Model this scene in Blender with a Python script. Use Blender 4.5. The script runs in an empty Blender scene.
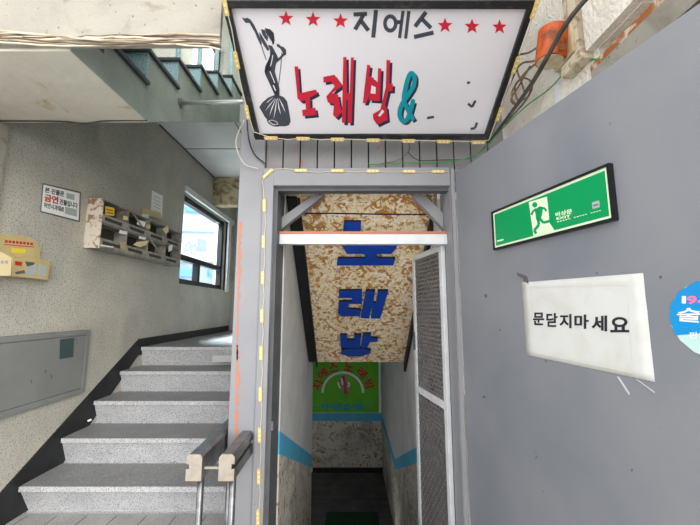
import bpy, bmesh, math, random
from mathutils import Vector, Matrix
from mathutils.noise import noise as pnoise
random.seed(7)
S = bpy.context.scene
C = S.collection
# ------------------------------------------------------------------ camera
F = 340.0; CZ = 1.245; PITCH = math.radians(7.62)
cp, sp_ = math.cos(PITCH), math.sin(PITCH)
cam = bpy.data.cameras.new('camera'); cam.sensor_width = 36; cam.lens = F/700*36; cam.clip_start = .02; cam.clip_end = 200
co = bpy.data.objects.new('camera', cam); C.objects.link(co)
co.location = (0, 0, CZ); co.rotation_euler = (math.pi/2+PITCH, 0, 0); S.camera = co
V = Vector
def ray(px, py):
    u = (px-350)/F; v = (262.5-py)/F
    return V((u, cp-v*sp_, sp_+v*cp))
def onY(px, py, Y):
    r = ray(px, py); return V((0, 0, CZ)) + r*(Y/r.y)
def onX(px, py, X):
    r = ray(px, py); return V((0, 0, CZ)) + r*(X/r.x)
def onP(px, py, p0, n):
    r = ray(px, py); o = V((0, 0, CZ)); return o + r*((p0-o).dot(n)/r.dot(n))

# ------------------------------------------------------------------ materials
def lin(c):
    return tuple(((x/255)/12.92 if x/255 <= .04045 else ((x/255+.055)/1.055)**2.4) for x in c)
MATS = {}
def mat(name, c, c2=None, scale=8, detail=4, dist=0, lo=.35, hi=.65, rough=.7, metal=0, bump=0, bscale=60, speck=None, stain=None, emit=0, spec=.4):
    m = bpy.data.materials.new(name); m.use_nodes = True; nt = m.node_tree; N = nt.nodes; L = nt.links
    b = N['Principled BSDF']; b.inputs['Roughness'].default_value = rough; b.inputs['Metallic'].default_value = metal
    b.inputs['Specular IOR Level'].default_value = spec
    c = lin(c); b.inputs['Base Color'].default_value = (*c, 1)
    geo = N.new('ShaderNodeNewGeometry')
    out = None
    def mixby(prev, fac, col):
        mx = N.new('ShaderNodeMix'); mx.data_type = 'RGBA'
        L.new(fac, mx.inputs[0])
        if prev is None: mx.inputs[6].default_value = (*c, 1)
        else: L.new(prev, mx.inputs[6])
        mx.inputs[7].default_value = (*col, 1)
        return mx.outputs[2]
    def ns(sc, dt, ds, l, h, off=0):
        n = N.new('ShaderNodeTexNoise'); n.inputs['Scale'].default_value = sc; n.inputs['Detail'].default_value = dt
        n.inputs['Distortion'].default_value = ds
        if off:
            mp = N.new('ShaderNodeVectorMath'); mp.inputs[1].default_value = (off, off, off)
            L.new(geo.outputs['Position'], mp.inputs[0]); L.new(mp.outputs[0], n.inputs['Vector'])
        else: L.new(geo.outputs['Position'], n.inputs['Vector'])
        r = N.new('ShaderNodeMapRange'); r.inputs[1].default_value = l; r.inputs[2].default_value = h
        L.new(n.outputs[0], r.inputs[0]); return r.outputs[0]
    if c2 is not None: out = mixby(out, ns(scale, detail, dist, lo, hi), lin(c2))
    if stain: out = mixby(out, ns(stain[1], 6, 1.2, stain[2], stain[3], 3.7), lin(stain[0]))
    if speck: out = mixby(out, ns(speck[1], 2, 0, speck[2], speck[3], 9.1), lin(speck[0]))
    if out is not None: L.new(out, b.inputs['Base Color'])
    if bump:
        n = N.new('ShaderNodeTexNoise'); n.inputs['Scale'].default_value = bscale; n.inputs['Detail'].default_value = 5
        L.new(geo.outputs['Position'], n.inputs['Vector'])
        bp = N.new('ShaderNodeBump'); bp.inputs['Strength'].default_value = bump; bp.inputs['Distance'].default_value = .01
        L.new(n.outputs[0], bp.inputs['Height']); L.new(bp.outputs[0], b.inputs['Normal'])
    if emit:
        b.inputs['Emission Color'].default_value = (*c, 1); b.inputs['Emission Strength'].default_value = emit
    MATS[name] = m; return m
plaster = mat('speckled_plaster', (188,184,174), (170,166,156), 2.5, 5, 0, .3, .7, .9, bump=.5, bscale=45, speck=((134,130,121), 110, .56, .66), stain=((198,193,178), 1.3, .5, .75))
concrete = mat('pale_concrete', (160,154,143), (142,137,127), 3, 6, .5, .3, .7, .9, bump=.5, bscale=30, stain=((120,112,98), 6, .56, .74), speck=((104,96,84), 40, .66, .72))
soffitm = mat('soffit_paint', (208,203,190), (192,186,172), 3, 6, .8, .3, .7, .9, bump=.3, bscale=25, stain=((168,144,116), 5, .6, .74))
greenpl = mat('greenish_plaster', (160,172,162), (142,152,145), 5, 5, .5, .3, .7, .85, bump=.5, bscale=50)
whitepan = mat('white_ceiling_paint', (215,215,212), (203,204,202), 3, rough=.8)
marble = mat('brown_marble', (186,170,140), (120,98,66), 5, 6, 2.0, .45, .65, .5)
stucco = mat('white_rough_stucco', (232,226,214), (214,206,192), 6, 6, .3, .3, .7, .95, bump=1.0, bscale=70, stain=((170,150,128), 6, .6, .85))
graypaint = mat('grey_paint', (150,150,153), (141,141,145), 4, 5, .3, .3, .7, .5, bump=.08, bscale=40, speck=((150,110,90), 60, .74, .78))
graytrim = mat('grey_trim_paint', (150,150,152), (140,140,143), 6, 5, .3, rough=.5)
darktrim = mat('dark_grey_paint', (98,99,102), (86,87,90), 6, 5, rough=.55)
doorpaint = mat('grey_door_paint', (137,138,142), (122,125,131), 2.2, 7, .6, .35, .7, .42, bump=.05, bscale=8, speck=((108,108,112), 22, .74, .77))
cladding = mat('grey_cladding', (140,137,136), (128,125,125), 8, 5, rough=.55, stain=((168,96,66), 14, .66, .76))
black = mat('black_paint', (26,28,29), (36,38,38), 10, rough=.6)
blackgl = mat('black_plastic', (22,22,24), rough=.35)
signblack = mat('sign_frame_black', (30,30,32), (58,56,54), 30, 4, 0, .55, .7, .4)
signwhite = mat('sign_face_white', (226,221,224), (220,215,219), 2, rough=.35)
red = mat('red_vinyl', (206,32,56), (190,28,52), 12, rough=.4)
navy = mat('navy_shadow_vinyl', (46,40,66), rough=.4)
charcoal = mat('charcoal_vinyl', (66,68,78), rough=.4)
teal = mat('teal_vinyl', (0,146,160), rough=.4)
blue = mat('blue_foam', (10,62,160), (14,70,172), 10, rough=.5)
bluedark = mat('dark_letter_edge', (16,26,52), rough=.6)
osb = mat('brown_mottled_panel', (246,226,186), (180,124,58), 13, 14, 1.4, .5, .57, .45, stain=((208,156,88), 40, .52, .62), speck=((250,240,220), 36, .54, .6))
mottle = mat('mottled_wall_sheet', (212,206,194), (140,112,78), 11, 8, 2.2, .54, .63, .5, stain=((120,112,100), 3, .5, .8))
corrup = mat('corridor_paint', (214,214,212), (196,196,194), 4, 5, .3, rough=.8, bump=.25, bscale=60)
stripe = mat('blue_stripe_paint', (86,180,214), (78,168,204), 6, rough=.6)
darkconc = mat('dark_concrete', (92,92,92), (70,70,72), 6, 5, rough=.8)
matgreen = mat('green_mat', (30,60,40), (22,46,32), 60, rough=.95)
granite = mat('light_granite', (206,205,206), (186,186,188), 6, 4, 0, .3, .7, .6, speck=((138,138,142), 150, .53, .6))
tread = mat('worn_granite', (136,136,135), (120,120,120), 5, 5, .3, .3, .7, .55, speck=((158,158,158), 140, .55, .62))
skygran = mat('sky_tinted_granite', (176,208,214), (158,196,204), 6, 4, 0, .3, .7, .5, speck=((110,150,162), 120, .55, .62))  # pale granite with the blue of the sky light put into its colour
steel = mat('brushed_steel', (150,150,150), (120,120,122), 20, 4, 0, rough=.35, metal=.9)
steelcap = mat('pale_steel_cap', (176,166,152), (162,152,138), 30, rough=.5, metal=.2)
chrome = mat('chrome', (232,235,236), rough=.28, metal=.75)
alu = mat('white_aluminium', (226,227,226), (212,213,213), 12, rough=.4)
meshm = mat('dark_screen_mesh', (132,127,124), (116,112,110), 20, rough=.45)
rust = mat('rust', (150,84,40), (96,56,32), 30, 6, 1, rough=.95)
orangepeel = mat('orange_primer', (196,122,94), (176,130,112), 30, rough=.8)
paper = mat('white_paper', (240,240,238), rough=.85)
paperold = mat('wrinkled_paper', (216,215,211), (206,204,194), 7, 5, 1, .45, .75, .55, bump=.25, bscale=14)
ink = mat('black_ink', (34,36,44), rough=.6)
exitgreen = mat('exit_green', (0,150,86), rough=.3)
exitpale = mat('exit_pale', (226,244,208), rough=.35)
silver = mat('silver_label', (170,178,176), rough=.4)
stickblue = mat('sticker_blue', (0,150,216), (8,140,204), 8, rough=.4)
stickpale = mat('sticker_pale', (196,226,220), rough=.4)
pink = mat('pink_print', (250,120,170), rough=.5)
kraft = mat('kraft_card', (200,180,130), (188,168,118), 8, rough=.8)
cream = mat('cream_plastic', (232,214,168), rough=.6)
yellow = mat('yellow_card', (228,206,60), rough=.6)
redink = mat('red_ink', (190,40,44), rough=.6)
cabinet = mat('grey_cabinet', (128,130,127), (120,122,119), 4, 5, .5, rough=.45, stain=((120,122,118), 8, .66, .74))
darkgreen = mat('dark_green_glass', (54,74,74), rough=.2)
mailm = mat('mailbox_metal', (168,163,152), (130,124,114), 14, 5, .5, rough=.55)
maildark = mat('mailbox_inside', (66,64,60), rough=.8)
torn = mat('torn_sticker', (214,204,188), (150,116,90), 22, 6, 1, .5, .6, .8)
ledm = mat('led_module', (222,196,128), rough=.45)
leddot = mat('led_lens', (250,236,190), rough=.3)
cord = mat('cream_cord', (206,196,172), rough=.6)
cable_b = mat('black_cable', (44,42,40), (78,68,58), 20, rough=.6)
cable_br = mat('brown_cable', (122,100,82), (90,74,62), 20, rough=.7)
cable_g = mat('green_cable', (40,150,60), rough=.5)
cable_w = mat('pale_cable', (196,182,160), (150,134,114), 8, rough=.7)
orange = mat('orange_lens', (188,82,16), (120,54,20), 16, 6, 1, .5, .66, rough=.4)
sirenbase = mat('siren_cream', (200,186,150), (172,152,116), 20, rough=.6)
sgreen = mat('board_green', (104,196,44), (96,186,40), 6, rough=.6)
sred = mat('board_red', (206,40,48), rough=.6)
magenta = mat('board_magenta', (220,50,120), rough=.6)
sblue = mat('board_blue', (30,140,220), rough=.6)
white = mat('white_print', (240,240,240), rough=.6)
tile = mat('floor_tile_stone', (164,163,160), (150,149,146), 5, 5, rough=.6, speck=((120,120,120), 100, .6, .66))
bwall = mat('building_white', (160,176,192), (150,166,184), 1, rough=.8)
bgray = mat('building_grey', (150,165,180), rough=.8)
bblue = mat('building_blue', (110,170,215), rough=.6)
asphalt = mat('pavement', (205,203,198), (190,188,184), 3, rough=.9)
grout = mat('grout', (104,104,102), rough=.9)
glass = bpy.data.materials.new('window_glass'); glass.use_nodes = True
_n = glass.node_tree; _n.nodes.clear()
_o = _n.nodes.new('ShaderNodeOutputMaterial'); _t = _n.nodes.new('ShaderNodeBsdfTransparent'); _g = _n.nodes.new('ShaderNodeBsdfGlossy'); _m = _n.nodes.new('ShaderNodeMixShader')
_g.inputs['Roughness'].default_value = .03; _m.inputs[0].default_value = .06; _t.inputs[0].default_value = (.93,.97,1,1)
_n.links.new(_t.outputs[0], _m.inputs[1]); _n.links.new(_g.outputs[0], _m.inputs[2]); _n.links.new(_m.outputs[0], _o.inputs[0])

# ------------------------------------------------------------------ mesh builder
def tag(o, label=None, cat=None, group=None, kind=None):
    if label: o['label'] = label
    if cat: o['category'] = cat
    if group: o['group'] = group
    if kind: o['kind'] = kind
    return o
def thing(name, label, cat, loc, group=None):
    o = bpy.data.objects.new(name, None); C.objects.link(o); o.location = loc; o.empty_display_size = .05
    o['origin3'] = list(loc)
    return tag(o, label, cat, group)
def origin_of(p):
    while p is not None:
        if 'origin3' in p: return V(p['origin3'])
        p = p.parent
    return V((0, 0, 0))
class MB:
    def __init__(s): s.v = []; s.f = []; s.m = []
    def add(s, vs, fs, mi=0):
        o = len(s.v); s.v += [V(x) for x in vs]
        for f in fs: s.f.append([o+i for i in f]); s.m.append(mi)
        return s
    def box(s, a, b, mi=0, M=None):
        x0, y0, z0 = a; x1, y1, z1 = b
        vs = [V((x, y, z)) for z in (z0, z1) for y in (y0, y1) for x in (x0, x1)]
        if M is not None: vs = [M @ v for v in vs]
        return s.add(vs, [(0,2,3,1),(4,5,7,6),(0,1,5,4),(2,6,7,3),(0,4,6,2),(1,3,7,5)], mi)
    def prism(s, pts, d, mi=0, mside=None):
        """pts: planar 3D polygon, d: extrusion vector"""
        n = len(pts); d = V(d); p = [V(q) for q in pts]
        s.add(p+[q+d for q in p], [list(range(n))[::-1], list(range(n, 2*n))], mi)
        s.add(p+[q+d for q in p], [(i, (i+1) % n, n+(i+1) % n, n+i) for i in range(n)], mi if mside is None else mside)
        return s
    def bar(s, a, b, w, h, up=(0,0,1), mi=0):
        a = V(a); b = V(b); t = (b-a).normalized(); up = V(up); r = t.cross(up).normalized(); u = r.cross(t)
        c = [r*w/2+u*h/2, -r*w/2+u*h/2, -r*w/2-u*h/2, r*w/2-u*h/2]
        return s.add([a+q for q in c]+[b+q for q in c], [(0,1,2,3),(7,6,5,4),(0,4,5,1),(1,5,6,2),(2,6,7,3),(3,7,4,0)], mi)
    def tube(s, path, r, n=8, mi=0, cap=True):
        P = [V(p) for p in path]; k = len(P); vs = []
        prev = None
        for i, p in enumerate(P):
            t = (P[min(i+1, k-1)]-P[max(i-1, 0)]).normalized()
            if prev is None:
                a = V((0,0,1)) if abs(t.z) < .9 else V((1,0,0)); x = t.cross(a).normalized()
            else:
                x = (prev - t*prev.dot(t)).normalized()
            prev = x; y = t.cross(x)
            rr = r[i] if isinstance(r, (list, tuple)) else r
            vs += [p + (x*math.cos(2*math.pi*j/n)+y*math.sin(2*math.pi*j/n))*rr for j in range(n)]
        fs = [(i*n+j, i*n+(j+1) % n, (i+1)*n+(j+1) % n, (i+1)*n+j) for i in range(k-1) for j in range(n)]
        if cap: fs += [list(range(n))[::-1], list(range((k-1)*n, k*n))]
        return s.add(vs, fs, mi)
    def ring(s, c, a, b, r0, r1, d, t0=0, t1=2*math.pi, n=28, mi=0, mside=None):
        """flat ring sector in plane a,b extruded by d"""
        ts = [t0+(t1-t0)*i/n for i in range(n+1)]
        o = [c+a*math.cos(t)*r1+b*math.sin(t)*r1 for t in ts]; q = [c+a*math.cos(t)*r0+b*math.sin(t)*r0 for t in ts]
        for i in range(n): s.prism([o[i], o[i+1], q[i+1], q[i]], d, mi, mside)
        return s
    def build(s, name, mats, parent=None, bevel=0, smooth=False, base=True):
        me = bpy.data.meshes.new(name)
        o = bpy.data.objects.new(name, me); C.objects.link(o)
        if parent is None:
            xs = [v.x for v in s.v]; ys = [v.y for v in s.v]; zs = [v.z for v in s.v]
            L = V(((min(xs)+max(xs))/2, (min(ys)+max(ys))/2, min(zs))); o.location = L; o['origin3'] = list(L)
        else:
            L = origin_of(parent); o.parent = parent
        me.from_pydata([v-L for v in s.v], [], s.f)
        for m in (mats if isinstance(mats, (list, tuple)) else [mats]): me.materials.append(m)
        for p, mi in zip(me.polygons, s.m): p.material_index = mi
        bm = bmesh.new(); bm.from_mesh(me)
        big = [f for f in bm.faces if len(f.verts) > 4]
        if big: bmesh.ops.triangulate(bm, faces=big, ngon_method='EAR_CLIP')
        bmesh.ops.remove_doubles(bm, verts=bm.verts, dist=1e-6) if not bevel else bmesh.ops.remove_doubles(bm, verts=bm.verts, dist=1e-5)
        bmesh.ops.recalc_face_normals(bm, faces=bm.faces)
        bm.to_mesh(me); bm.free()
        if smooth:
            for p in me.polygons: p.use_smooth = True
        if bevel:
            md = o.modifiers.new('bevel', 'BEVEL'); md.width = bevel; md.segments = 2; md.limit_method = 'ANGLE'; md.angle_limit = .6
        return o
def struct(o): return tag(o, kind='structure')
def catmull(pts, n=6):
    P = [V(p) for p in pts]; out = []
    for i in range(len(P)-1):
        a, b, c, d = P[max(i-1, 0)], P[i], P[i+1], P[min(i+2, len(P)-1)]
        for k in range(n):
            t = k/n; out.append(.5*((2*b)+(c-a)*t+(2*a-5*b+4*c-d)*t*t+(3*b-a-3*c+d)*t**3))
    return out+[P[-1]]
_tc = {}
def text_verts(body, bold):
    k = (body, bold)
    if k in _tc: return _tc[k]
    cu = bpy.data.curves.new('t', 'FONT'); cu.body = body; cu.offset = bold; cu.resolution_u = 4; cu.fill_mode = 'FRONT'
    ob = bpy.data.objects.new('t', cu); C.objects.link(ob)
    bpy.context.view_layer.update()
    me = bpy.data.meshes.new_from_object(ob.evaluated_get(bpy.context.evaluated_depsgraph_get()))
    vs = [v.co.copy() for v in me.vertices]; fs = [list(p.vertices) for p in me.polygons]
    bpy.data.objects.remove(ob); bpy.data.meshes.remove(me); bpy.data.curves.remove(cu)
    if not vs: vs = [V((0,0,0)), V((1,0,0)), V((1,1,0))]; fs = [(0,1,2)]
    x0 = min(v.x for v in vs); x1 = max(v.x for v in vs); y0 = min(v.y for v in vs); y1 = max(v.y for v in vs)
    vs = [((v.x-x0)/(x1-x0), (v.y-y0)/(y1-y0)) for v in vs]
    _tc[k] = (vs, fs); return _tc[k]
def text(mb, body, quad, d, bold=.02, mi=0):
    """quad: bottom-left, bottom-right, top-right, top-left 3D corners; d thickness vector towards the reader"""
    vs, fs = text_verts(body, bold); bl, br, tr, tl = quad; d = V(d)
    P = [(bl*(1-u)+br*u)*(1-v)+(tl*(1-u)+tr*u)*v for u, v in vs]
    n = len(P)
    ed = {}
    for f in fs:
        for i in range(len(f)):
            e = (f[i], f[(i+1) % len(f)]); ed[e] = 1
    sides = [(a, b, n+b, n+a) for (a, b) in ed if (b, a) not in ed]
    mb.add(P+[p+d for p in P], [[n+i for i in f] for f in fs]+sides, mi)
    return mb
class Plane:
    """a real plane in the place; q(px,py) is the point of it seen at a pixel of the photo"""
    def __init__(s, p0, n, off=0): s.n = V(n).normalized(); s.p = V(p0)+s.n*off
    def q(s, x, y): return onP(x, y, s.p, s.n)
    def up(s, off): return Plane(s.p+s.n*off, s.n)
    def poly(s, mb, pts, t=.002, mi=0, mside=None): return mb.prism([s.q(*p) for p in pts], s.n*t, mi, mside)
    def stroke(s, mb, pts, w, t=.002, mi=0):
        for (x0, y0), (x1, y1) in zip(pts[:-1], pts[1:]):
            L = math.hypot(x1-x0, y1-y0) or 1; nx, ny = -(y1-y0)/L*w/2, (x1-x0)/L*w/2
            s.poly(mb, [(x0+nx, y0+ny), (x1+nx, y1+ny), (x1-nx, y1-ny), (x0-nx, y0-ny)], t, mi)
        return mb
    def text(s, mb, body, box, t=.0015, bold=.02, mi=0):
        """box of four pixels: bl, br, tr, tl or x0,y0(top),x1,y1(bottom)"""
        if not hasattr(box[0], '__len__'):
            x0, y0, x1, y1 = box; box = [(x0, y1), (x1, y1), (x1, y0), (x0, y0)]
        return text(mb, body, [s.q(*p) for p in box], s.n*t, bold, mi)
def rel(z): return z+CZ
# z heights
TOPZ = 3.16

# ================================================================== THE SETTING
XL = -2.01
# ---- floor
m = MB(); m.box((-2.3, -1.6, -.15), (2.6, 1.78, 0)); m.box((-2.3, 1.78, -.15), (-.61, 2.26, 0))
fl = struct(m.build('floor', tile))
m = MB()
for y in (1.2, 1.5, 1.8, 2.1): m.box((-2.0, y-.004, .0), (-.62, y+.004, .001))
for i in range(8):
    x = -1.95+i*.18; m.box((x-.003, 1.0, 0), (x+.003, 2.24, .001))
m.build('tile_joints', grout, fl)
# ground outside
# ---- staircase going up on the left
nY = [2.215+.28*k for k in range(5)]; nz = [.175*(k+1) for k in range(5)]
m = MB()
for k in range(5):
    y0 = nY[k]; y1 = nY[k+1]+.03 if k < 4 else 5.75
    z = nz[k]
    zb_ = 0 if k == 0 else nz[k-1]; rk = .085 if k == 0 else .062
    m.prism([V((XL, y0+.012, z-.03)), V((XL, y0+rk, zb_)), V((XL, y0+rk, zb_-.05)), V((XL, y1, zb_-.05)), V((XL, y1, z-.03))], (-.61-XL, 0, 0), 0)
    m.box((XL, y0, z-.03), (-.61, y1, z-.0015), 0)                 # slab edge
    m.box((XL, y0+.004, z-.0015), (-.61, y1, z), 1)                # worn top
st = struct(m.build('staircase', [granite, tread]))
# ---- black skirting up the wall
m = MB()
pts = [(2.0, 0.0), (2.0, rel(-1.12)), (3.30, rel(-.29)), (5.7, rel(-.285)), (5.7, .8), (3.3, .8), (2.325, .0)]
m.prism([V((XL-.01, y, z)) for y, z in pts], (.02, 0, 0))
struct(m.build('baseboard_left', black))
# ---- left wall with its two windows
W1 = (3.99, 5.46, 1.53, 2.645); W2 = (3.95, 4.95, 4.05, 5.3)
m = MB()
def wallY(x0, x1, ya, yb, za, zb, holes, mi=0):
    ys = sorted({ya, yb, *[h[0] for h in holes], *[h[1] for h in holes]}); zs = sorted({za, zb, *[h[2] for h in holes], *[h[3] for h in holes]})
    for i in range(len(ys)-1):
        for j in range(len(zs)-1):
            yc = (ys[i]+ys[i+1])/2; zc = (zs[j]+zs[j+1])/2
            if any(h[0] < yc < h[1] and h[2] < zc < h[3] for h in holes): continue
            m.box((x0, ys[i], zs[j]), (x1, ys[i+1], zs[j+1]), mi)
wallY(XL-.2, XL, 1.0, 5.95, -.1, 6.0, [W1, W2])
wl = struct(m.build('wall_left', plaster))
m = MB()   # lighter pilaster strip at the left edge
m.box((XL, 1.5, 0), (XL+.035, 1.85, rel(1.045)))
struct(m.build('trim_1', concrete))
def window(name, W, mid=None, mull=None):
    y0, y1, z0, z1 = W
    r = thing(name, None, None, (XL-.1, (y0+y1)/2, z0)); tag(r, kind='structure')
    fr = MB(); w = .07
    fr.box((XL-.13, y0, z0), (XL-.06, y0+w, z1)); fr.box((XL-.13, y1-w, z0), (XL-.06, y1, z1))
    fr.box((XL-.13, y0+w, z0), (XL-.06, y1-w, z0+w)); fr.box((XL-.13, y0+w, z1-w), (XL-.06, y1-w, z1))
    if mid: fr.box((XL-.13, y0+w, mid-w/2), (XL-.055, y1-w, mid+w/2))
    if mull: fr.box((XL-.13, mull-w/2, z0+w), (XL-.055, mull+w/2, mid-w/2))
    fr.build('window_frame', blackgl, r)
    g = MB(); g.box((XL-.1, y0+.03, z0+.03), (XL-.095, y1-.03, z1-.03)); g.build('pane', glass, r)
    return r
w1 = window('window_1', W1, 1.53+.335, 4.62)
m = MB()
m.box((XL-.03, 3.96, 2.645), (XL+.03, 5.7, 2.72)); m.box((XL-.03, 5.46, 1.5), (XL+.03, 5.56, 2.645))
m.build('window_trim', alu, w1)
window('window_2', W2)
# ---- back of the stair hall
m = MB(); m.box((-2.3, 5.75, .78), (-.4, 5.95, 6.0)); struct(m.build('wall_back', plaster))
m = MB(); m.box((XL, 4.8, rel(1.49)), (-.6, 4.95, TOPZ)); struct(m.build('trim_2', marble))
# ---- landing slab above: white underside
m = MB(); m.box((XL, 3.31, TOPZ), (-.6, 5.75, 3.52), 0)
cl = struct(m.build('ceiling', whitepan))
m = MB(); m.box((XL, 3.9, TOPZ-.004), (-.6, 3.912, TOPZ)); m.box((-1.2, 3.32, TOPZ-.004), (-1.19, 4.8, TOPZ)); m.build('panel_joint', grout, cl)
m = MB(); m.tube([(XL+.012, 3.35, TOPZ-.012), (XL+.012, 4.8, TOPZ-.012)], .009); struct(m.build('trim_3', darktrim))
# roof over everything up there
m = MB(); m.box((-2.3, 1.25, 6.0), (1.4, 5.95, 6.15)); struct(m.build('ceiling_upper', whitepan))
# ---- upper flight: soffit slab, front beam, steps
X1 = -1.15
m = MB(); m.box((XL, 1.27, rel(1.05)-.004), (X1-.001, 1.812, rel(1.05)+.12)); struct(m.build('ceiling_soffit', soffitm))
m = MB(); m.box((-2.4, 1.25, rel(1.058)), (-.53, 1.27, 3.6))
struct(m.build('beam', concrete))
# flight profile: nosing points from the photo
n0 = onX(139.5, 84, X1)    # foot of a riser, top corner at (138.5,53)
rz = .193; rt = .317
ya = 1.763; za = rel(1.44)   # top of first visible riser (nose)
prof = [(1.81, rel(1.05)), (1.81-.0, rel(1.05)+.2)]
y = ya-2*rt; z = za-2*rz
top = []
for k in range(9):
    top += [(y, z-rz), (y, z)]
    y += rt; z += rz
top = [(a, b) for a, b in top]
top = [(max(a, 1.275), max(b, rel(1.05)+.125)) for a, b in top]
yend = 3.31
tt = []
for a, b in top:
    if a <= yend: tt.append((a, b))
zl = tt[-1][1]
side = [(1.275, rel(1.05)), (1.81, rel(1.05)), (yend, TOPZ+.0)] + [(yend, zl)] + tt[::-1]
# remove repeated corners
cl2 = []
for p in side:
    if not cl2 or (abs(p[0]-cl2[-1][0])+abs(p[1]-cl2[-1][1])) > 1e-4: cl2.append(p)
m = MB()
m.prism([V((XL, a, b)) for a, b in cl2], (X1-XL, 0, 0), 0)
ft = struct(m.build('staircase_upper', greenpl))
m = MB(); m2 = MB()
y = ya-2*rt; z = za-2*rz
for k in range(9):
    if y+rt <= yend+.1 and y > 1.2:
        ys = max(y-.02, 1.275); ye = min(y+rt+.01, yend)
        m.box((XL, ys, z), (X1+.02, ye, z+.02))
        m2.box((XL, y-.006, z-rz+.03), (X1+.004, y+.0, z)) if y > 1.45 else None
    y += rt; z += rz
m.build('tread', mat('dark_tread_edge', (70,74,76), (58,62,64), 10, rough=.5), ft)
m2.build('riser_facing', skygran, ft)
# railing posts on the upper flight
rl = thing('stair_railing', 'pale sky-tinted vertical baluster railing along the open upper flight of stairs', 'railing', (X1+.01, 2.2, 2.6))
y = ya-2*rt; z = za-2*rz
k = 0; tops = []
while y < 3.3:
    if y > 1.3:
        m = MB(); yy = y+.10; m.tube([(X1-.06, yy, z+.03), (X1-.06, yy, z+.95)], .017, 10); m.build('baluster', skygran, rl, smooth=False); tops.append((X1-.06, yy, z+.95))
    y += rt; z += rz
m = MB(); m.tube(tops, .025, 10); m.build('top_rail', steel, rl)
# short chrome rail across the stairwell
a = onX(180, 103, X1); 
g = thing('handrail', 'short chrome tube rail fixed high across the stairwell below the upper steps', 'handrail', a)
m = MB(); m.tube([a+V((.005, 0, 0)), V((-.55, a.y-.02, a.z+.0))], .014, 12); m.build('rail_tube', chrome, g, smooth=True)
m = MB(); m.tube([a, a+V((.012, 0, 0))], .032, 16); m.build('flange', steel, g)
# ---- block between stair hall and basement passage
m = MB(); m.box((-.61, 2.0, -1.45), (-.40, 3.7, 6.0)); m.box((-.61, 3.7, .74), (-.40, 5.75, 6.0))
struct(m.build('wall_partition', plaster))
# ---- pillar at the left of the doorway
m = MB(); m.box((-.612, 1.8, 0), (-.474, 2.0, 3.7))
pl = struct(m.build('pillar', graypaint, bevel=.004))
pp = Plane((0, 1.8, 0), (0, -1, 0))
m = MB()
def rough_strip(mb, plane, x0, x1, ya_, yb_, amp, t=.0012, n=26, slope=0, mi=0):
    L = []; R = []
    for i in range(n+1):
        f = i/n; yy = ya_+(yb_-ya_)*f
        L.append((x0+slope*f+random.uniform(0, amp*.2), yy)); R.append((x1+slope*f-random.uniform(0, amp), yy))
    for i in range(n): plane.poly(mb, [L[i], R[i], R[i+1], L[i+1]], t, mi)
rough_strip(m, pp, 238.5, 242.5, 222, 300, 2.5, slope=-1.6); rough_strip(m, pp, 237, 239.5, 300, 360, 1.6, slope=-1); rough_strip(m, pp, 236.2, 241, 345, 440, 4, slope=-1.6)
m.build('primer_patch', orangepeel, pl)
# ---- facade over the door
m = MB(); m.box((-.61, 2.0, rel(.70)), (1.4, 2.15, 6.0)); m.box((.53, 2.0, -1.45), (.75, 5.95, .74+.02)); m.box((.53, 2.15, .76), (.75, 5.95, TOPZ))
struct(m.build('wall_front', stucco))
m = MB(); m.box((-.474, 1.86, rel(.76)), (.86, 2.0, rel(.76)+.9), 1)
x = -.468; zb = rel(.765)
while x < .84:
    m.box((x, 1.815, zb), (x+.088, 1.865, zb+.8), 0); x += .096
struct(m.build('cladding', [cladding, black]))
m = MB(); m.box((.866, 1.80, rel(.75)), (1.4, 2.0, 6.0)); struct(m.build('wall_front_right', stucco))
# ---- door frame
zt = rel(.761)
m = MB()
m.box((-.474, 1.78, 0), (-.418, 1.86, zt)); m.box((.547, 1.78, -.2), (.572, 2.0, zt)); m.box((-.418, 1.78, rel(.662)), (.547, 1.86, zt)); m.box((.57, 1.80, rel(.69)), (.86, 1.86, zt))
df = struct(m.build('trim_4', graypaint, bevel=.003))
m = MB(); m.box((-.418, 1.81, 0), (-.398, 2.0, rel(.662))); m.box((-.398, 1.81, rel(.642)), (.545, 1.86, rel(.662)))
struct(m.build('trim_5', darktrim))
# ---- basement passage
yA, zA, yB, zB = 1.85, rel(-.608), 3.7, rel(-1.49)
def stripe_wall(X, dx, y0, y1, flat_from=None, name='wall', ztop=3.1):
    slope = (zB-zA)/(yB-yA)
    def zs(y):
        if flat_from and y > flat_from: return zA+slope*(flat_from-yA)
        return zA+slope*(y-yA)
    ys = [y0]+([flat_from] if flat_from and y0 < flat_from < y1 else [])+[y1]
    m = MB(); w = .12
    for a, b in zip(ys[:-1], ys[1:]):
        za_, zb_ = zs(a+1e-6), zs(b-1e-6 if not flat_from or b != flat_from else b)
        for lo, hi, mi in ((-9, 0, 2), (0, w, 1), (w, 99, 0)):
            l0 = -1.45 if lo == -9 else za_-w+lo; l1 = -1.45 if lo == -9 else zb_-w+lo
            h0 = ztop if hi == 99 else za_-w+hi; h1 = ztop if hi == 99 else zb_-w+hi
            m.prism([V((X, a, l0)), V((X, b, l1)), V((X, b, h1)), V((X, a, h0))], (dx, 0, 0), mi)
    return struct(m.build(name, [corrup, stripe, mottle]))
stripe_wall(-.39, -.009, 2.0, 3.7, None, 'wall_passage_left', rel(.7))
stripe_wall(.529, .03-.03+.0009, 2.0, 5.9, 4.26, 'wall_passage_right', rel(.7))
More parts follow.
